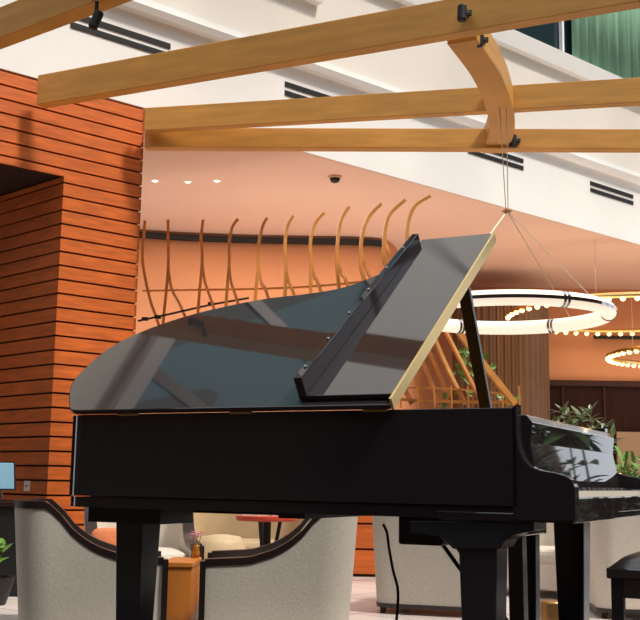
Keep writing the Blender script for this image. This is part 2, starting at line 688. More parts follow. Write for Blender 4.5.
rc = aty(507, 314, 9.05)
RR = 100 / F * 9.05
lamp = thing('ring_pendant', 'large glowing white ring pendant lamp hanging on wires beside the raised piano lid', 'lamp', rc)
bm = B()
tube(bm, circ((0, 0), RR, 96), .062, 14, closed=True)
obj('light_tube', bm, M['glow'], lamp, smooth=True)
bm = B()
for r0, r1, z0, z1 in [(RR + .056, RR + .067, -.012, .016)]:
    a = circ((0, 0), r0, 96, z0)
    b = circ((0, 0), r0, 96, z1)
    c = circ((0, 0), r1, 96, z1)
    d = circ((0, 0), r1, 96, z0)
    rr = [[bm.verts.new(q) for q in x] for x in (a, b, c, d)]
    for j in range(4):
        for k in range(96):
            bm.faces.new((rr[j][k], rr[j][(k + 1) % 96], rr[(j + 1) % 4][(k + 1) % 96], rr[(j + 1) % 4][k]))
obj('metal_channel', bm, M['chrome'], lamp)
for ang in (51, 111, 171, 231, 291, 351):
    a = math.radians(ang)
    bm = B()
    for da in (-.02, .02):
        tube(bm, [V((RR * math.cos(a + da + e), RR * math.sin(a + da + e), 0)) for e in (-.014, .014)], .066, 14)
    obj('joint_band', bm, M['chrome'], lamp)
hub = aty(507, 211, 9.05) - rc
bm = B()
lathe(bm, [(.03, -.012), (.045, 0), (.03, .012)], hub, 16)
obj('hub', bm, M['bronze'], lamp)
for ang in (38, 225, 312):
    a = math.radians(ang)
    bm = B()
    tube(bm, [hub, V((RR * math.cos(a), RR * math.sin(a), .05))], .004 if ang != 225 else .008, 6)
    obj('wire', bm, M['wire'], lamp)
for dx in (-.03, .03):
    bm = B()
    tube(bm, [hub + V((dx * .3, 0, 0)), V((1.57 - rc.x + dx, 9.05 - rc.y, ZB - .02 - rc.z))], .004, 6)
    obj('wire', bm, M['wire'], lamp)

# far gold ring lights


def ledring(px, py, y, r, label):
    c = aty(px, py, y)
    t = thing('led_ring', label, 'lamp', c, 0, 'gold bead ring lights at right')
    bm = B()
    tube(bm, circ((0, 0), r, 80), .045, 8, closed=True)
    obj('ring_frame', bm, M['brass'], t, smooth=True)
    bm = B()
    bmesh.ops.create_icosphere(bm, subdivisions=2, radius=.042)
    b0 = obj('bulb', bm, M['led'], t)
    for k in range(60):
        a = 2 * PI * k / 60
        b = b0
        if k:
            b = b0.copy()
            COL.objects.link(b)
            b.parent = t
        b.location = (r * math.cos(a), r * math.sin(a), -.045)
    for a in (0, 2.1, 4.2):
        bm = B()
        tube(bm, [V((r * math.cos(a), r * math.sin(a), 0)), V((r * math.cos(a), r * math.sin(a), zA - c.z - .01))], .004, 6)
        obj('hanging_wire', bm, M['wire'], t)
    return t


ledring(628, 315, 17.3, 1.92, 'large gold bead ring light partly behind the white ring lamp')
ledring(702, 355, 17.7, 1.5, 'lower gold bead ring light cut by the right edge')

# ------------------------------------------------------------------ bent rib screen
ribdata = [
    # strand one points, strand two points (pixels), split
    ([(145, 221), (143, 245), (143, 265), (150, 300), (160, 330), (178, 404)], None),
    ([(168, 220), (168, 240), (168, 270), (163, 324), (156, 404)], [(168.5, 268), (172, 290), (185, 317), (215, 404)]),
    ([(203, 220), (201, 238), (202, 262), (198, 311), (193, 404)], [(202, 260), (205, 282), (214, 309), (244, 404)]),
    ([(238, 219), (232, 228), (229, 245), (229, 265), (226, 305), (221, 404)], [(229, 262), (231, 282), (238, 304), (268, 404)]),
    ([(267, 218), (262, 228), (258, 250), (258, 268), (255, 302), (250, 404)], [(258, 262), (261, 282), (269, 300), (300, 404)]),
    ([(293, 216), (287, 228), (285, 248), (286, 268), (285, 296), (284, 404)], [(286, 262), (288, 280), (295, 298), (328, 404)]),
    ([(324, 213), (315, 224), (310.5, 241), (311, 262), (310.5, 291), (312, 404)], [(311, 258), (314, 276), (321, 292), (356, 404)]),
    ([(349, 207), (341, 221), (337.5, 243), (337, 262), (339, 289), (352, 404)], [(337, 256), (341, 272), (349, 290), (384, 404)]),
    ([(381, 204), (369, 217), (362, 236), (361, 257), (364, 280), (392, 360), (412, 404)], [(361, 252), (366, 268), (376, 288), (404, 345), (424, 404)]),
    ([(405, 200), (391, 213), (385.5, 227), (384, 245), (386, 266), (412, 335), (440, 404)], [(384, 240), (392, 262), (408, 300), (429, 350), (452, 404)]),
    ([(430, 196), (416, 205), (409, 219), (407, 236), (412, 262), (436, 342), (465, 404)], [(407, 236), (420, 280), (450, 340), (482, 404)]),
    ([(452, 190), (436, 205), (432, 225), (434, 250), (445, 290), (463, 338), (515, 404)], None),
]
ribs = thing('rib_screen', 'curved screen of bent oak ribs rising behind the piano', 'screen', gp(330, 12))


def rdep(px):
    return 12.75 - (px - 150) / 370 * 2.1


for i, (s1, s2) in enumerate(ribdata[:-1]):
    for st in (s1, s2):
        if not st:
            continue
        dep = rdep(st[0][0])
        P = []
        for (x, y) in st:
            dd = dep + max(0, (x - st[0][0])) / 100 * -.38
            P.append(aty(x, y, dd))
        c = crom(P, 5)
        w = .034 if st is s1 else .028
        bm = B()
        bar(bm, c, w, .045 if i < 8 else .055, (1, .15, 0))
        obj('rib', bm, M['rib'], ribs, world=True)
st = ribdata[-1][0][4:]
bm = B()
bar(bm, crom([aty(x, y, 10.5) for x, y in [(456, 325)] + st[1:]], 5), .055, .06, (1, .1, 0))
obj('rib', bm, M['rib'], ribs, world=True)
for lst, w in [([(143, 291), (200, 290), (260, 289), (320, 286), (390, 279)], .022), ([(393, 399), (430, 401), (470, 402), (513, 402)], .03), ([(393, 388), (430, 388), (470, 390), (505, 394)], .018)]:
    bm = B()
    bar(bm, crom([aty(x, y, rdep(x) + .03) for x, y in lst], 5), .03, w, (0, 1, 0))
    obj('rail', bm, M['rib'], ribs, world=True)
bm = B()
bar(bm, crom([aty(x, y, 12.5) for x, y in [(138, 321), (170, 314), (210, 305), (249, 298)]], 4), .03, .02, (0, 1, 0))
for x, y in [(145, 319), (158, 317), (211, 304)]:
    q = aty(x, y, 12.45)
    box(bm, q, (.07, .05, .04))
obj('cable_rail', bm, M['blackm'], ribs, world=True)
for x in range(400, 520, 17):
    bm = B()
    bar(bm, [aty(x, 386, rdep(x)), aty(x + 1, 408, rdep(x))], .016, .016, (1, 0, 0))
    obj('post', bm, M['rib'], ribs, world=True)

# boarded planter that carries the ribs
pl = thing('wood_planter', 'low boarded orange wood planter seen under the piano between two grey armchairs', 'planter', gp(366, 11.2))
pa, pb = gp(352, 11.05), gp(478, 10.95)
pa.z = pb.z = 0
dn = (pb - pa).normalized()
nn = V((dn.y, -dn.x, 0))
bk = -nn
bm = B()
planksL = []
a0, b0 = pa + bk * .03, pb + bk * .03
far_l, far_r = gp(150, 13.2), gp(524, 11.0)
far_l.z = far_r.z = 0
base = [a0, b0, far_r, far_l, gp(150, 12.5), gp(345, 11.5)]
prism(bm, base, (0, 0, 1.62))
obj('core', bm, M['wooddark'], pl, world=True)
bm = B()
for k in range(5):
    z0, z1 = .03 + k * .25, .03 + (k + 1) * .25 - .02
    prism(bm, [V((pa.x, pa.y, z0)), V((pb.x, pb.y, z0)), V((pb.x, pb.y, z1)), V((pa.x, pa.y, z1))], bk * .03)
obj('front_boards', bm, M['wood'], pl, world=True)
bm = B()
for k in range(5):
    z0, z1 = .03 + k * .25, .03 + (k + 1) * .25 - .02
    e = base[-1]
    prism(bm, [V((pa.x, pa.y, z0)), V((e.x, e.y, z0)), V((e.x, e.y, z1)), V((pa.x, pa.y, z1))], (-.03, -.01, 0))
obj('side_boards', bm, M['wood'], pl, world=True)


# ------------------------------------------------------------------ plants
def leaf(bm, base, d, up, L, w, droop=.25, n=5):
    d = V(d).normalized()
    s = d.cross(V(up))
    if s.length < .01:
        s = V((1, 0, 0))
    s.normalize()
    nrm = s.cross(d).normalized()
    prev = None
    for k in range(n + 1):
        t = k / n
        c = V(base) + d * L * t - V((0, 0, 1)) * droop * L * t * t
        ww = w * math.sin(PI * min(1, .08 + t * .92)) ** .7 if t < 1 else .001
        row = [bm.verts.new(c - s * ww / 2 + nrm * ww * .15), bm.verts.new(c), bm.verts.new(c + s * ww / 2 + nrm * ww * .15)]
        if prev:
            for j in (0, 1):
                bm.faces.new((prev[j], prev[j + 1], row[j + 1], row[j]))
        prev = row


def plant(name, label, loc, tips, L, w, nl, mleaf, pot=True, spread=1.0, group=None, droop=.25, zpot=.45):
    """branches from loc to each tip with a rosette of leaves"""
    t = thing(name, label, 'plant', loc, 0, group)
    fb, sb = B(), B()
    o0 = V((0, 0, zpot * .9))
    for tp in tips:
        tp = V(tp)
        mid = (o0 + tp) / 2 + V((random.uniform(-.05, .05), random.uniform(-.05, .05), .05))
        c = crom([o0, mid, tp], 4)
        tube(sb, c, [.012 - .008 * i / len(c) for i in range(len(c))], 5)
        ax = (tp - mid).normalized()
        for k in range(nl):
            a = k * 2.4 + random.random()
            e = random.uniform(.1, .9)
            x = ax.orthogonal().normalized()
            y = ax.cross(x)
            dd = (x * math.cos(a) + y * math.sin(a)) * math.cos(e) * spread + ax * math.sin(e) + V((0, 0, .15))
            leaf(fb, tp - ax * random.uniform(0, .12), dd, V((0, 0, 1)), L * random.uniform(.7, 1.15), w * random.uniform(.8, 1.2), droop)
        for q in c[3:-1]:
            for j in range(2):
                a = random.uniform(0, 6.28)
                leaf(fb, q, V((math.cos(a), math.sin(a), .3)), V((0, 0, 1)), L * .8, w * .9, droop)
    obj('foliage', fb, mleaf, t)
    obj('stem', sb, M['stem'], t)
    if pot:
        bm = B()
        lathe(bm, [(.15, 0), (.2, zpot * .8), (.215, zpot), (.18, zpot), (.17, zpot * .85)], (0, 0, 0), 28)
        obj('pot', bm, M['blackm'], t, smooth=False)
    return t


g = gp(606, 10.4)


def tip(px, py, y):
    return aty(px, py, y) - g


plant('potted_plant', 'leafy plant with pale rosettes rising behind the keyboard end of the piano', g,
      [tip(x, y, d * 1.42) for x, y, d in [(563, 410, 7.1), (578, 414, 7.0), (566, 422, 7.0), (590, 412, 7.2), (604, 426, 7.1), (572, 426, 6.9), (553, 420, 7.4), (594, 430, 7.0), (584, 438, 7.0), (556, 432, 7.2), (612, 436, 7.1)]],
      .16, .045, 10, M['leafpale'], droop=.1, zpot=.7)
g = gp(662, 9.2)
plant('potted_palm', 'bright green arching plant behind the far arm of the piano', g,
      [tip(x, y, d * 1.24) for x, y, d in [(622, 462, 7.1), (634, 470, 7.1), (618, 470, 7.2), (644, 462, 7.2), (630, 478, 7.0), (654, 470, 7.1)]],
      .36, .032, 9, M['leaf2'], droop=.5, zpot=.6)
for (gx, gy, nm, lb) in [(2.75, 6.3, 'potted_shrub', 'dense dark green shrub in a black pot right of the bench'), (4.3, 7.6, 'potted_shrub', 'taller dark green shrub farther to the right of the piano')]:
    plant(nm, lb, V((gx, gy, 0)),
          [(.28 * math.cos(a * 1.3), .28 * math.sin(a * 1.3), .75 + .13 * a) for a in range(8)] + [(.07 * a - .28, -.15, .9 + .09 * a) for a in range(8)],
          .3, .08, 9, M['leaf'], droop=.3)
# vine on the lattice
bm = B()
sb = B()
for (x, y) in [(462, 355), (458, 362), (466, 362), (464, 350), (470, 372), (478, 366), (486, 362), (492, 368), (500, 392), (506, 398), (455, 372), (468, 388), (474, 396), (456, 392), (511, 394), (448, 399), (460, 380), (484, 386)]:
    for k in range(2):
        q = aty(x + random.uniform(-4, 4), y + random.uniform(-4, 4), 11.12)
        a = random.uniform(0, 6.28)
        leaf(bm, q, V((math.cos(a), -.3, math.sin(a))), V((0, -1, .2)), .085, .05, .1)
vine = thing('climbing_vine', 'small green vine climbing the rib lattice behind the prop stick', 'plant', aty(480, 404, 11.12))
obj('leaves', bm, M['leaf2'], vine, world=True)
tube(sb, crom([aty(x, y, 11.12) for x, y in [(446, 404), (458, 385), (462, 358), (474, 370), (490, 366), (500, 390), (512, 400)]], 5), .008, 5)
obj('stem', sb, M['stem'], vine, world=True)

# ------------------------------------------------------------------ armchairs
HT = [(-.46, .774), (-.25, .774), (-.185, .71), (-.125, .625), (-.045, .55), (.05, .50), (.175, .46), (.46, .445)]


def hfun(x, tab):
    if x <= tab[0][0]:
        return tab[0][1]
    for (a, b), (c, d) in zip(tab, tab[1:]):
        if x <= c:
            t = (x - a) / (c - a)
            return b + (d - b) * t
    return tab[-1][1]


def armchair(name, label, loc, rz, fab, fabin, group, hw=.4, a=.46, b=.46, tab=HT, r=.2, trimm=None, t=.075, lean=.07):
    root = thing(name, label, 'armchair' if name == 'armchair' else 'sofa', loc, rz, group)
    path = []
    ns = 12
    for k in range(ns):
        path.append((a + (-b + r - a) * k / ns, -hw, 0, -1))
    for k in range(10):
        an = -PI / 2 - PI / 2 * k / 10
        path.append((-b + r + r * math.cos(an), -hw + r + r * math.sin(an), math.cos(an), math.sin(an)))
    for k in range(7):
        path.append((-b, (-hw + r) + (2 * hw - 2 * r) * k / 7, -1, 0))
    for k in range(10):
        an = PI - PI / 2 * k / 10
        path.append((-b + r + r * math.cos(an), hw - r + r * math.sin(an), math.cos(an), math.sin(an)))
    for k in range(ns + 1):
        path.append((-b + r + (a + b - r) * k / ns, hw, 0, 1))
    zb = .06

    def pt(p, off, z):
        x, y, nx, ny = p
        wgt = max(0, min(1, (.1 - x) / (b + .1)))
        flare = .25 + .75 * wgt
        return V((x - nx * off - lean * wgt * (z - zb) / .66 * 1.0, y - ny * off * 1 + ny * .03 * (z - zb) / .6 * flare, z))
    rows = 5
    bm = B()
    cols = []
    for p in path:
        h = hfun(p[0], tab)
        c = [bm.verts.new(pt(p, 0, zb + (h - zb) * j / rows)) for j in range(rows + 1)]
        c += [bm.verts.new(pt(p, t, zb + (h - zb) * j / rows)) for j in range(rows, -1, -1)]
        cols.append(c)
    for A_, C_ in zip(cols, cols[1:]):
        n = len(A_)
        for j in range(n):
            bm.faces.new((A_[j], A_[(j + 1) % n], C_[(j + 1) % n], C_[j]))
    bm.faces.new(cols[0])
    bm.faces.new(cols[-1][::-1])
    es = obj('shell', bm, fab, root, smooth=True).modifiers.new('edges', 'EDGE_SPLIT')
    es.split_angle = math.radians(40)
    # dark trim over the top edge and down the arm fronts
    bm = B()
    rings = []

    def ring(p, z0, z1):
        return [bm.verts.new(pt(p, -.006, z0)), bm.verts.new(pt(p, -.006, z1)), bm.verts.new(pt(p, t + .006, z1)), bm.verts.new(pt(p, t + .006, z0))]
    for p in path:
        h = hfun(p[0], tab)
        rings.append(ring(p, h - .026, h + .016))
    for A_, C_ in zip(rings, rings[1:]):
        for j in range(4):
            bm.faces.new((A_[j], A_[(j + 1) % 4], C_[(j + 1) % 4], C_[j]))
    bm.faces.new(rings[0])
    bm.faces.new(rings[-1][::-1])
    for sgn in (-1, 1):
        box(bm, (a + .01, sgn * (hw - t / 2 + .012), hfun(a, tab) / 2 + .03), (.035, t + .02, hfun(a, tab) - .05))
    es = obj('wood_trim', bm, trimm or M['trim'], root, smooth=True).modifiers.new('edges', 'EDGE_SPLIT')
    es.split_angle = math.radians(40)
    bm = B()
    box(bm, (.03, 0, .18), (a + b - .16, 2 * hw - 2 * t - .01, .22))
    obj('seat_base', bm, fab, root, bevel=.02)
    bm = B()
    box(bm, (.05, 0, .335), (a + b - .2, 2 * hw - 2 * t - .015, .12))
    obj('seat_cushion', bm, fabin, root, bevel=.04)
    bm = B()
    rings = []
    for p in path:
        rings.append([bm.verts.new(pt(p, -.004, .045)), bm.verts.new(pt(p, -.004, .075)), bm.verts.new(pt(p, t, .075)), bm.verts.new(pt(p, t, .045))])
    for A_, C_ in zip(rings, rings[1:]):
        for j in range(4):
            bm.faces.new((A_[j], A_[(j + 1) % 4], C_[(j + 1) % 4], C_[j]))
    bm.faces.new(rings[0])
    bm.faces.new(rings[-1][::-1])
    obj('base_rail', bm, M['trim'], root)
    for sx in (-1, 1):
        for sy in (-1, 1):
            bm = B()
            x = (-b + .09) if sx < 0 else a - .05
            y = sy * (hw - .06)
            tube(bm, [(x, y, .07), (x + sx * .02, y + sy * .01, 0)], [.03, .02], 8)
            obj('leg', bm, M['trim'], root)
    return root


grp = 'grey lounge armchairs around the piano'
armchair('armchair', 'grey fabric armchair with dark trim at far left, its back to the counter', gp(98, 6.6) + V((-.08, .4, 0)), .2, M['fabric'], M['fabric2'], grp, a=.41, b=.43, lean=.06)
armchair('armchair', 'grey fabric armchair under the middle of the piano, arm sweeping up to the right', gp(277.5, 6.65) + V((0, .4, 0)), PI + .04, M['fabric'], M['fabric2'], grp, a=.44, b=.44, lean=.05)
armchair('armchair', 'pale armchair with an orange cushion, facing forward behind the rear piano leg', gp(143, 8.5), -PI / 2 + .25, M['fabric2'], M['fabric2'], grp)
armchair('armchair', 'grey armchair turned away, left of the near front piano leg with cable hanging before it', gp(440, 8.35), PI / 2 - .3, M['fabric'], M['fabric2'], grp, r=.12)
armchair('armchair', 'pale armchair behind the pedal lyre, its curved dark arm showing between piano legs', gp(548, 9.6), -PI / 2 - .6, M['fabric2'], M['fabric2'], grp)
armchair('armchair', 'cream armchair seen from behind, between the far front piano leg and the bench', gp(640, 8.3), PI / 2 - .1, M['fabric2'], M['fabric2'], grp, r=.12)
SO = [(-.5, .74), (.5, .74)]
armchair('sofa', 'tan curved tub sofa seen below the middle of the piano', gp(250, 10.1), -PI / 2, M['tan'], M['tan'], None, hw=.62, a=.3, b=.5, tab=SO, r=.42, trimm=M['tan'])

# orange cushion on the rear chair
q = aty(110, 541, 8.35)
bm = B()
bmesh.ops.create_uvsphere(bm, u_segments=24, v_segments=14, radius=1)
for v in bm.verts:
    x, y, z = v.co
    v.co = V((math.copysign(abs(x) ** .55, x) * .16, y * .06, math.copysign(abs(z) ** .55, z) * .09))
bm.transform(Matrix.Translation((q.x + .02, 8.3, .475)) @ Matrix.Rotation(-.25, 4, 'X'))
obj('cushion', bm, M['cushion'], smooth=True, label='orange scatter cushion on the pale armchair behind the rear piano leg', cat='cushion')

# round cream pouf
q = gp(223, 8.75)
bm = B()
lathe(bm, [(.17, 0), (.19, .04), (.2, .32), (.19, .44), (.15, .49), (.05, .505)], q, 32)
o = obj('pouf', bm, M['tan'], smooth=True, label='round cream leather pouf in front of the tan sofa', cat='pouf')

# red table
q = gp(268, 8.2)
t = thing('round_table', 'small round table with red edge and black pedestal, above the middle armchair', 'table', q)
zt = aty(268, 516, 8.2).z
bm = B()
lathe(bm, [(.225, zt - .035), (.235, zt - .02), (.235, zt), (.2, zt + .002)], (0, 0, 0), 36)
obj('tabletop', bm, M['red'], t)
bm = B()
lathe(bm, [(.16, 0), (.16, .02), (.03, .05), (.03, zt - .035)], (0, 0, 0), 20)
for a in (0, 2.1, 4.2):
    tube(bm, [(.02 * math.cos(a), .02 * math.sin(a), .2), (.1 * math.cos(a), .1 * math.sin(a), zt - .03)], .014, 8)
obj('pedestal', bm, M['blackm'], t)
bm = B()
for k in range(3):
    box(bm, (q.x - .13 + k * .09, q.y - .08 + .03 * k, zt + .009 + .002), (.1, .07, .016), rz=.4 * k)
obj('napkin_pile', bm, M['cloth'], label='white folded napkins on the red edged round table', cat='napkins', bevel=.003)

# veneer side table, vase
q = gp(185.5, 7.1)
zt = aty(185, 562, 6.9).z
t = thing('side_table', 'orange wood veneer side table between the two front armchairs', 'table', q)
bm = B()
box(bm, (0, 0, zt - .015), (.19, .5, .03))
obj('tabletop', bm, M['tabwood'], t, bevel=.004)
bm = B()
box(bm, (0, 0, (zt - .03) / 2), (.175, .48, zt - .03))
obj('body', bm, M['tabwood'], t, bevel=.004)
q = gp(198, 7.28)
t = thing('flower_vase', 'small amber glass vase of pink flowers on the orange side table', 'vase', V((q.x, q.y, zt)))
bm = B()
lathe(bm, [(.022, 0), (.03, .03), (.02, .06), (.028, .085), (.024, .085), (.015, .06), (.01, .01)], (0, 0, 0), 20)
obj('vase', bm, M['amber'], t, smooth=True)
bm = B()
for k in range(14):
    a = k * 2.4
    c = V((.055 * math.cos(a) * random.random(), .04 * math.sin(a), .13 + .035 * random.random()))
    for j in range(5):
        b_ = j * 1.256
        leaf(bm, c, V((math.cos(b_), math.sin(b_), .4)), V((0, 0, 1)), .026, .018, .2, 3)
obj('flowers', bm, M['pink'], t)
bm = B()
for k in range(5):
    a = k * 1.3
    tube(bm, [(0, 0, .02), (.03 * math.cos(a), .03 * math.sin(a), .14)], .002, 5)
obj('stems', bm, M['leaf'], t)

# bronze drum
q = gp(550, 7.3)
bm = B()
lathe(bm, [(.075, 0), (.078, .02), (.078, .17), (.07, .185), (.03, .185)], q, 28)
obj('metal_drum', bm, M['bronze'], smooth=True, label='short shiny bronze drum on the floor between the piano legs', cat='drum')

# counter at left with monitor and plant sprig
ct = thing('counter', 'low dark counter with a brown top at the left edge below the boarded pier', 'counter', V((-2.96, 8.9, 0)))
zc = aty(10, 502, 8.75).z
bm = B()
box(bm, (0, .15, (zc - .04) / 2), (1.35, .6, zc - .04))
obj('body', bm, M['blackm'], ct, bevel=.005)
bm = B()
box(bm, (0.02, .15, zc - .02), (1.42, .66, .04))
obj('countertop', bm, M['brown'], ct, bevel=.004)
q = aty(4, 474, 8.95)
mo = thing('monitor', 'pale blue lit screen standing on the counter at the left edge', 'monitor', V((q.x, q.y, zc)), .15)
bm = B()
prism(bm, [(-.16, 0, .1), (.085, 0, .1), (.07, 0, .31), (-.16, 0, .31)], (0, .02, 0))
obj('screen', bm, M['screen'], mo, bevel=.004)
bm = B()
prism(bm, [(-.17, .021, .09), (.095, .021, .09), (.08, .021, .32), (-.17, .021, .32)], (0, .015, 0))
obj('casing', bm, M['steel'], mo)
bm = B()
tube(bm, [(-.02, .04, .1), (-.02, .05, 0.01)], .015, 8)
box(bm, (-.02, .05, .006), (.2, .14, .012))
obj('stand', bm, M['chrome'], mo)
g = gp(-8, 8.2)
t = plant('floor_plant', 'green leaf of a low plant poking in before the dark counter', g, [aty(2, 548, 8.2) - g, aty(-6, 542, 8.2) - g], .13, .05, 7, M['leaf2'], droop=.1, zpot=.2)

# ------------------------------------------------------------------ GRAND PIANO
TH = .4673
O = V((-1.0164, 4.6702, .2))
piano = thing('grand_piano', 'glossy black grand piano with its lid raised on a prop stick', 'piano', O, -TH)
# local frame: x = along the spine to the keyboard (u), y = across (v), z up from the platform
ZT, ZS, ZBOT = 1.0, .657, .61
WD = 1.5
outl = [(0.0, 0), (-.06, .03), (-.13, .10), (-.18, .2), (-.2, .34), (-.18, .5), (-.08, .7), (.14, .85), (.45, .96), (.67, 1.0), (.88, 1.06), (1.02, 1.18), (1.16, 1.34), (1.32, 1.45), (1.5, 1.495), (1.7, 1.5)]
curve = crom([V((x, y, 0)) for x, y in outl], 6)
curve = [V((1.917, 0, 0)), V((1.2, 0, 0)), V((.5, 0, 0))] + curve + [V((1.917, WD, 0))]


def offs(path, d):
    out = []
    for i, p in enumerate(path):
        a, b = path[max(i - 1, 0)], path[min(i + 1, len(path) - 1)]
        t = (b - a).normalized()
        out.append(p + V((t.y, -t.x, 0)) * -d)
    return out


# inward is towards +v for the spine
def rimband(bm, z0, z1, o0, o1):
    a = offs(curve, o0)
    b = offs(curve, o1)
    R = []
    for p, q in zip(a, b):
        R.append([bm.verts.new((p.x, p.y, z0)), bm.verts.new((p.x, p.y, z1)), bm.verts.new((q.x, q.y, z1)), bm.verts.new((q.x, q.y, z0))])
    for A_, C_ in zip(R, R[1:]):
        for j in range(4):
            bm.faces.new((A_[j], A_[(j + 1) % 4], C_[(j + 1) % 4], C_[j]))
    bm.faces.new(R[0])
    bm.faces.new(R[-1][::-1])
    return bm


# direction test for the offset sign
_t = offs(curve, .05)[1]
SG = 1 if _t.y > 0 else -1
bm = B()
rimband(bm, ZS, ZT, 0, .06 * SG)
obj('rim', bm, M['black'], piano, smooth=False, bevel=.002)
bm = B()
rimband(bm, ZBOT, ZS - .004, .008 * SG, .09 * SG)
obj('lower_rim', bm, M['black'], piano)
bm = B()
ins = offs(curve, .058 * SG)
prism(bm, [(p.x, p.y, .80) for p in ins], (0, 0, .02))
obj('soundboard', bm, M['tabwood'], piano)
bm = B()
ins = offs(curve, .075 * SG)
prism(bm, [(p.x, p.y, .86) for p in ins[:-1]] + [(1.6, WD - .08, .86), (1.6, .08, .86)][:0], (0, 0, .015))
obj('iron_plate', bm, M['gold'], piano)
bm = B()
ins = offs(curve, .1 * SG)
for k in range(100):
    v = .12 + 1.2 * k / 100
    xs = [p.x for p in ins if p.x < 1.6 and abs(p.y - v) < .06]
    if not xs:
        continue
    u0 = min(xs) + .05
    tube(bm, [(u0, v, .885), (1.62, v, .885)], .0012, 4)
obj('strings', bm, M['brass'], piano)['kind'] = 'stuff'
# underside beams (dark box girders visible under the rim)
bm = B()
box(bm, (.95, .75, .60), (.12, 1.2, .03))
box(bm, (.45, .5, .60), (.9, .09, .03))
box(bm, (.15, .25, .577), (.38, .25, .066))
obj('underframe', bm, M['black_satin'], piano)
bm = B()
box(bm, (1.476, .45, .555), (.18, .5, .11))
obj('trap_box', bm, M['black_satin'], piano, bevel=.01)

# key bed
bm = B()
box(bm, (1.865, WD / 2, ZBOT + .01), (.49, WD - .01, .03))
obj('key_bed', bm, M['black'], piano, bevel=.004)

# cheeks (arms) with the S curve
n2 = V((-math.sin(TH), -math.cos(TH), 0))
P0 = V((O.x, O.y, 0))
VV = V((math.sin(TH), math.cos(TH), 0))
T = minv(piano)


def armprof():
    px = [(517, 404), (515.5, 414), (516.5, 432), (520, 451), (528, 464), (540, 470), (556, 473), (569, 478), (575, 487)]
    pr = []
    for q in px:
        w = onp(q[0], q[1], P0, VV)
        l = T @ w
        pr.append((l.x, l.z))
    return pr


pr = crom([V((a, 0, b)) for a, b in armprof()], 5)
ue = pr[-1].x
for v0, v1 in ((0, .055), (WD - .055, WD)):
    bm = B()
    pts = [V((1.90, v0, ZBOT)), V((1.90, v0, ZT))] + [V((p.x, v0, p.z)) for p in pr] + [V((ue, v0, ZBOT + .003))]
    prism(bm, pts, (0, v1 - v0, 0))
    obj('arm', bm, M['black'], piano, bevel=.006)
# fallboard and rail
bm = B()
prof = [(1.94, .70), (1.975, .70), (1.975, .75), (1.95, .88), (1.958, .95), (1.935, .978), (1.88, .978), (1.88, .9)]
prism(bm, [V((a, .056, b)) for a, b in prof], (0, WD - .112, 0))
obj('fallboard', bm, M['black'], piano, bevel=.004)
# music shelf
bm = B()
box(bm, (1.74, WD / 2, .95), (.3, WD - .14, .02))
obj('music_shelf', bm, M['black'], piano, bevel=.004)
# key slip
bm = B()
box(bm, (2.10, WD / 2, .66), (.022, WD - .112, .066))
obj('key_slip', bm, M['black'], piano, bevel=.006)
for v in (.056 + .02, WD - .056 - .02):
    bm = B()
    box(bm, (2.035, v, .68), (.11, .04, .08))
    obj('key_block', bm, M['black'], piano, bevel=.006)
# keys
kw = (WD - .112 - .08) / 52
bmk = B()
box(bmk, (0, 0, 0), (.14, kw - .0012, .022))
k0 = obj('white_key', bmk, M['ivory'], piano)
k0.location = (2.025, .096 + kw / 2, .702)
for k in range(1, 52):
    c = k0.copy()
    COL.objects.link(c)
    c.parent = piano
    c.location = (2.025, .096 + kw * (k + .5), .702)
bmk = B()
prism(bmk, [(-.045, -.0055, 0), (.045, -.0055, 0), (.036, -.0055, .012), (-.045, -.0055, .012)], (0, .011, 0))
kb = None
for k in range(51):
    if (k % 7) in (1, 4):
        continue
    if kb is None:
        kb = obj('black_key', bmk, M['black_satin'], piano)
        c = kb
    else:
        c = kb.copy()
        COL.objects.link(c)
        c.parent = piano
    c.location = (2.005, .096 + kw * (k + 1), .7125)

# legs
def sqleg(u, v, w, top, bot=.06, taper=.8, name='leg'):
    bm = B()
    vs = []
    for z, s in ((top, w), (bot, w * taper)):
        vs.append([bm.verts.new((u + a * s / 2, v + b * s / 2, z)) for a, b in ((-1, -1), (1, -1), (1, 1), (-1, 1))])
    bm.faces.new(vs[0])
    bm.faces.new(vs[1][::-1])
    for k in range(4):
        bm.faces.new((vs[0][k], vs[0][(k + 1) % 4], vs[1][(k + 1) % 4], vs[1][k]))
    l = obj('leg', bm, M['leg_black'], piano, bevel=.006)
    bm = B()
    bmesh.ops.create_cone(bm, cap_ends=True, segments=20, radius1=.03, radius2=.03, depth=.025, matrix=Matrix.Translation((u, v, .03)) @ Matrix.Rotation(PI / 2, 4, 'X'))
    tube(bm, [(u, v, .03), (u, v, .065)], .018, 10)
    obj('caster', bm, M['brass'], l)
    return l


sqleg(1.76, .10, .145, .60)
sqleg(1.78, 1.33, .14, .60)
sqleg(.16, .22, .14, .55)
# scalloped leg plate
pl_ = [(410, 521), (410, 533), (440, 537), (447, 543), (453, 549), (500, 549), (505, 540), (516, 534), (534, 531), (534, 521)]
loc = []
Pq = P0 + VV * .012
for q in pl_:
    l = T @ onp(q[0], q[1], Pq, VV)
    loc.append(V((l.x, .012, l.z)))
bm = B()
prism(bm, loc, (0, .16, 0))
obj('leg_plate', bm, M['leg_black'], piano, bevel=.003)
bm = B()
l0, l1 = None, None
bm.free()
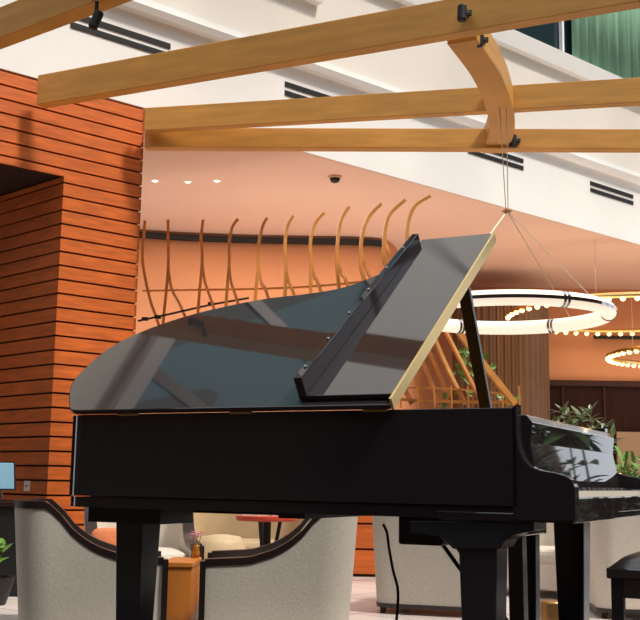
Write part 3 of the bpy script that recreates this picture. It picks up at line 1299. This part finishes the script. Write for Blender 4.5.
# lyre
lu, lv = 1.73, .72
bm = B()
box(bm, (lu, lv, .57), (.1, .34, .08))
obj('lyre_head', bm, M['black'], piano, bevel=.005)
for dv in (-.1, .1):
    bm = B()
    bar(bm, [(lu, lv + dv, .54), (lu, lv + dv * .85, .14)], .07, .06, (0, 1, 0))
    obj('lyre_post', bm, M['leg_black'], piano, bevel=.005)
bm = B()
box(bm, (lu, lv, .1), (.16, .34, .09))
obj('lyre_box', bm, M['black'], piano, bevel=.006)
for k in (-1, 0, 1):
    bm = B()
    bar(bm, [(lu + .06, lv + k * .07, .07), (lu + .14, lv + k * .07, .065), (lu + .2, lv + k * .07, .055)], .03, .01, (0, 1, 0))
    obj('pedal', bm, M['brass'], piano, bevel=.003)
    bm = B()
    tube(bm, [(lu - .01, lv + k * .02, .14), (lu - .01, lv + k * .02, .54)], .004, 6)
    obj('pedal_rod', bm, M['brass'], piano)
for dv in (-.05, .05):
    bm = B()
    tube(bm, [(lu - .05, lv + dv, .12), (lu - .42, lv + dv * 1.6, .6)], .009, 8)
    obj('lyre_brace', bm, M['black_satin'], piano)

# lid
AL = math.radians(35.5)


def L(u, w, n=0):
    """lid plane: w across (up the slope), n along the lid normal"""
    return V((u, w * math.cos(AL) - n * math.sin(AL), ZT + w * math.sin(AL) + n * math.cos(AL)))


lo = [(0.02, -.022), (-.04, -.01), (-.1, .06), (-.165, .16), (-.2, .24), (-.215, .37), (-.2, .56), (-.08, .74), (.13, .885), (.42, .985), (.63, 1.01), (.82, 1.05), (.96, 1.16), (1.1, 1.34), (1.24, 1.46), (1.36, 1.51)]
lc = crom([V((a, b, 0)) for a, b in lo], 6)
lidpath = [(1.45, -.022), (1.0, -.022), (.4, -.022)] + [(p.x, p.y) for p in lc] + [(1.46, 1.52)]
TL, LB = .022, .013
bm = B()
prism(bm, [L(a, b, LB) for a, b in lidpath], L(0, 0, TL) - L(0, 0, 0))
lid = obj('lid', bm, M['black'], piano, bevel=.004)
bm = B()
FT = LB + TL + .002
FTH = .022
sk = .0
prism(bm, [L(1.095, .015, FT), L(1.455, .015, FT), L(1.46, 1.51, FT), L(1.095, 1.51, FT)], L(0, 0, FTH) - L(0, 0, 0))
flap = obj('lid_flap', bm, M['black'], piano, bevel=.003)
bm = B()
LH = .088
ends = []
for w_, h_ in ((.018, .102), (1.485, .066)):
    ends.append([bm.verts.new(q) for q in (L(1.06, w_, FT), L(1.095, w_, FT), L(1.095, w_, FT + h_), L(1.06, w_, FT + h_))])
bm.faces.new(ends[0])
bm.faces.new(ends[1][::-1])
for k in range(4):
    bm.faces.new((ends[0][k], ends[0][(k + 1) % 4], ends[1][(k + 1) % 4], ends[1][k]))
obj('lid_lip', bm, M['black'], piano, bevel=.003)
for k in range(6):
    bm = B()
    w = .1 + k * .24
    c = L(1.077 + sk * w / 1.45, w, FT + .102 - .036 * (w - .018) / 1.467 + .001)
    bmesh.ops.create_icosphere(bm, subdivisions=2, radius=.008, matrix=Matrix.Translation(c))
    obj('screw', bm, M['chrome'], piano)
# brass piano hinge along the fold
bm = B()
prism(bm, [L(1.452, -.02, LB - .002), L(1.452, -.02, FT + FTH), L(1.462, -.02, FT + FTH), L(1.462, -.02, LB - .002)], L(.006, 1.535) - L(0, 0))
obj('fold_hinge', bm, M['brass'], piano)
for u in (.25, .8, 1.38):
    bm = B()
    box(bm, (u, -.006, ZT + .002), (.1, .012, .02))
    tube(bm, [(u - .05, -.008, ZT + .012), (u + .05, -.008, ZT + .012)], .006, 8)
    obj('lid_hinge', bm, M['brass'], piano)
# prop stick
bm = B()
ptop = L(1.44, 1.02, LB)
bar(bm, [(1.40, 1.36, .9), ((1.40 + ptop.x) / 2, (1.36 + ptop.y) / 2, (.9 + ptop.z) / 2), ptop], .055, .03, (1, 0, 0))
obj('prop_stick', bm, M['black_satin'], piano, bevel=.004)
# tail corner point: the brown mark there is a reflection, no part is built
bm = B()
q0 = T @ onp(93, 450, P0, VV)

# hanging cable
pts = [aty(x, y, 4.72) for x, y in [(383, 524), (387, 533), (389, 548), (393, 570), (398, 592), (396, 625), (392, 655)]]
bm = B()
tube(bm, crom(pts, 6), .006, 8)
obj('cable', bm, M['blackm'], label='thin black cable hanging from under the piano in front of the grey armchair', cat='cable')

# low stage under the piano (below the frame)
bm = B()
box(bm, (.6, 3.95, .1), (5.6, 3.1, .2))
obj('floor_stage', bm, M['wooddark'], kind='structure')

# ------------------------------------------------------------------ bench
bu = math.radians(-26.2)
bk0 = T @ atz(606, 573, .2 + .41)
bc = T.inverted() @ V((bk0.x + .18, bk0.y + .41, 0))
bench = thing('piano_bench', 'black padded piano bench at the right edge in front of the keyboard', 'bench', V((bc.x, bc.y, .2)), -TH)
hz = .43
bm = B()
box(bm, (0, 0, hz - .02), (.36, .82, .04))
obj('seat_frame', bm, M['black'], bench, bevel=.006)
bm = B()
box(bm, (0, 0, hz - .075), (.31, .77, .07))
obj('apron', bm, M['black'], bench)
bm = B()
ng = 14
grid = [[bm.verts.new((-.17 + .34 * i / ng, -.4 + .8 * j / ng, hz + .001 + .05 * (1 - (2 * i / ng - 1) ** 4) ** .5 * (1 - (2 * j / ng - 1) ** 4) ** .5)) for j in range(ng + 1)] for i in range(ng + 1)]
for i in range(ng):
    for j in range(ng):
        bm.faces.new((grid[i][j], grid[i + 1][j], grid[i + 1][j + 1], grid[i][j + 1]))
obj('cushion', bm, mat('black leather', (.02, .018, .018, 1), .22), bench, smooth=True)
for sx in (-1, 1):
    for sy in (-1, 1):
        bm = B()
        bar(bm, [(sx * .145, sy * .37, hz - .04), (sx * .145, sy * .37, 0)], .045, .045, (1, 0, 0))
        obj('leg', bm, M['leg_black'], bench, bevel=.004)

# ------------------------------------------------------------------ light
w = bpy.data.worlds.new('world')
scene.world = w
w.use_nodes = True
nt = w.node_tree
bg = nt.nodes['Background']
bg.inputs[0].default_value = (.86, .93, 1.0, 1)
bg.inputs[1].default_value = 1.25


def light(name, kind, loc, energy, col, size=1, sizey=None, rot=None, target=None, angle=None):
    l = bpy.data.lights.new(name, kind)
    l.energy = energy
    l.color = col
    if kind == 'AREA':
        l.size = size
        if sizey:
            l.shape = 'RECTANGLE'
            l.size_y = sizey
    if angle:
        l.angle = angle
    if kind == 'POINT':
        l.shadow_soft_size = size
    o = bpy.data.objects.new(name, l)
    COL.objects.link(o)
    o.location = loc
    if target is not None:
        o.rotation_euler = (V(target) - V(loc)).to_track_quat('-Z', 'Y').to_euler()
    return o


light('sun', 'SUN', (0, 0, 14), 3.3, (1, .91, .8), target=V((0, 0, 14)) + V((-.862, .586, -1.5)), angle=math.radians(9))
light('lounge_light', 'AREA', (-.2, 13.9, 4.4), 75, (1, .86, .72), 4.5, 2.2, target=(-.2, 14.3, 0))
light('lounge_light_far', 'AREA', (5, 17, 4.4), 85, (1, .72, .5), 5, 3, target=(5, 18, 0))
light('fill_uplight', 'AREA', (0, 13.2, 1.6), 70, (1, .86, .74), 5, 1, target=(0, 14.6, 4.5))  # added uplight without a fitting, brightens the lounge ceiling
light('fill_uplight_far', 'AREA', (4.8, 15.2, 1.4), 85, (1, .78, .58), 5, 1.5, target=(5.5, 17.7, 4.5))  # second added uplight, no fitting, lifts the far end of the ceiling

vs = scene.view_settings
vs.view_transform = 'Standard'
vs.look = 'None'
vs.exposure = .14
vs.gamma = 1
vs.use_curve_mapping = False
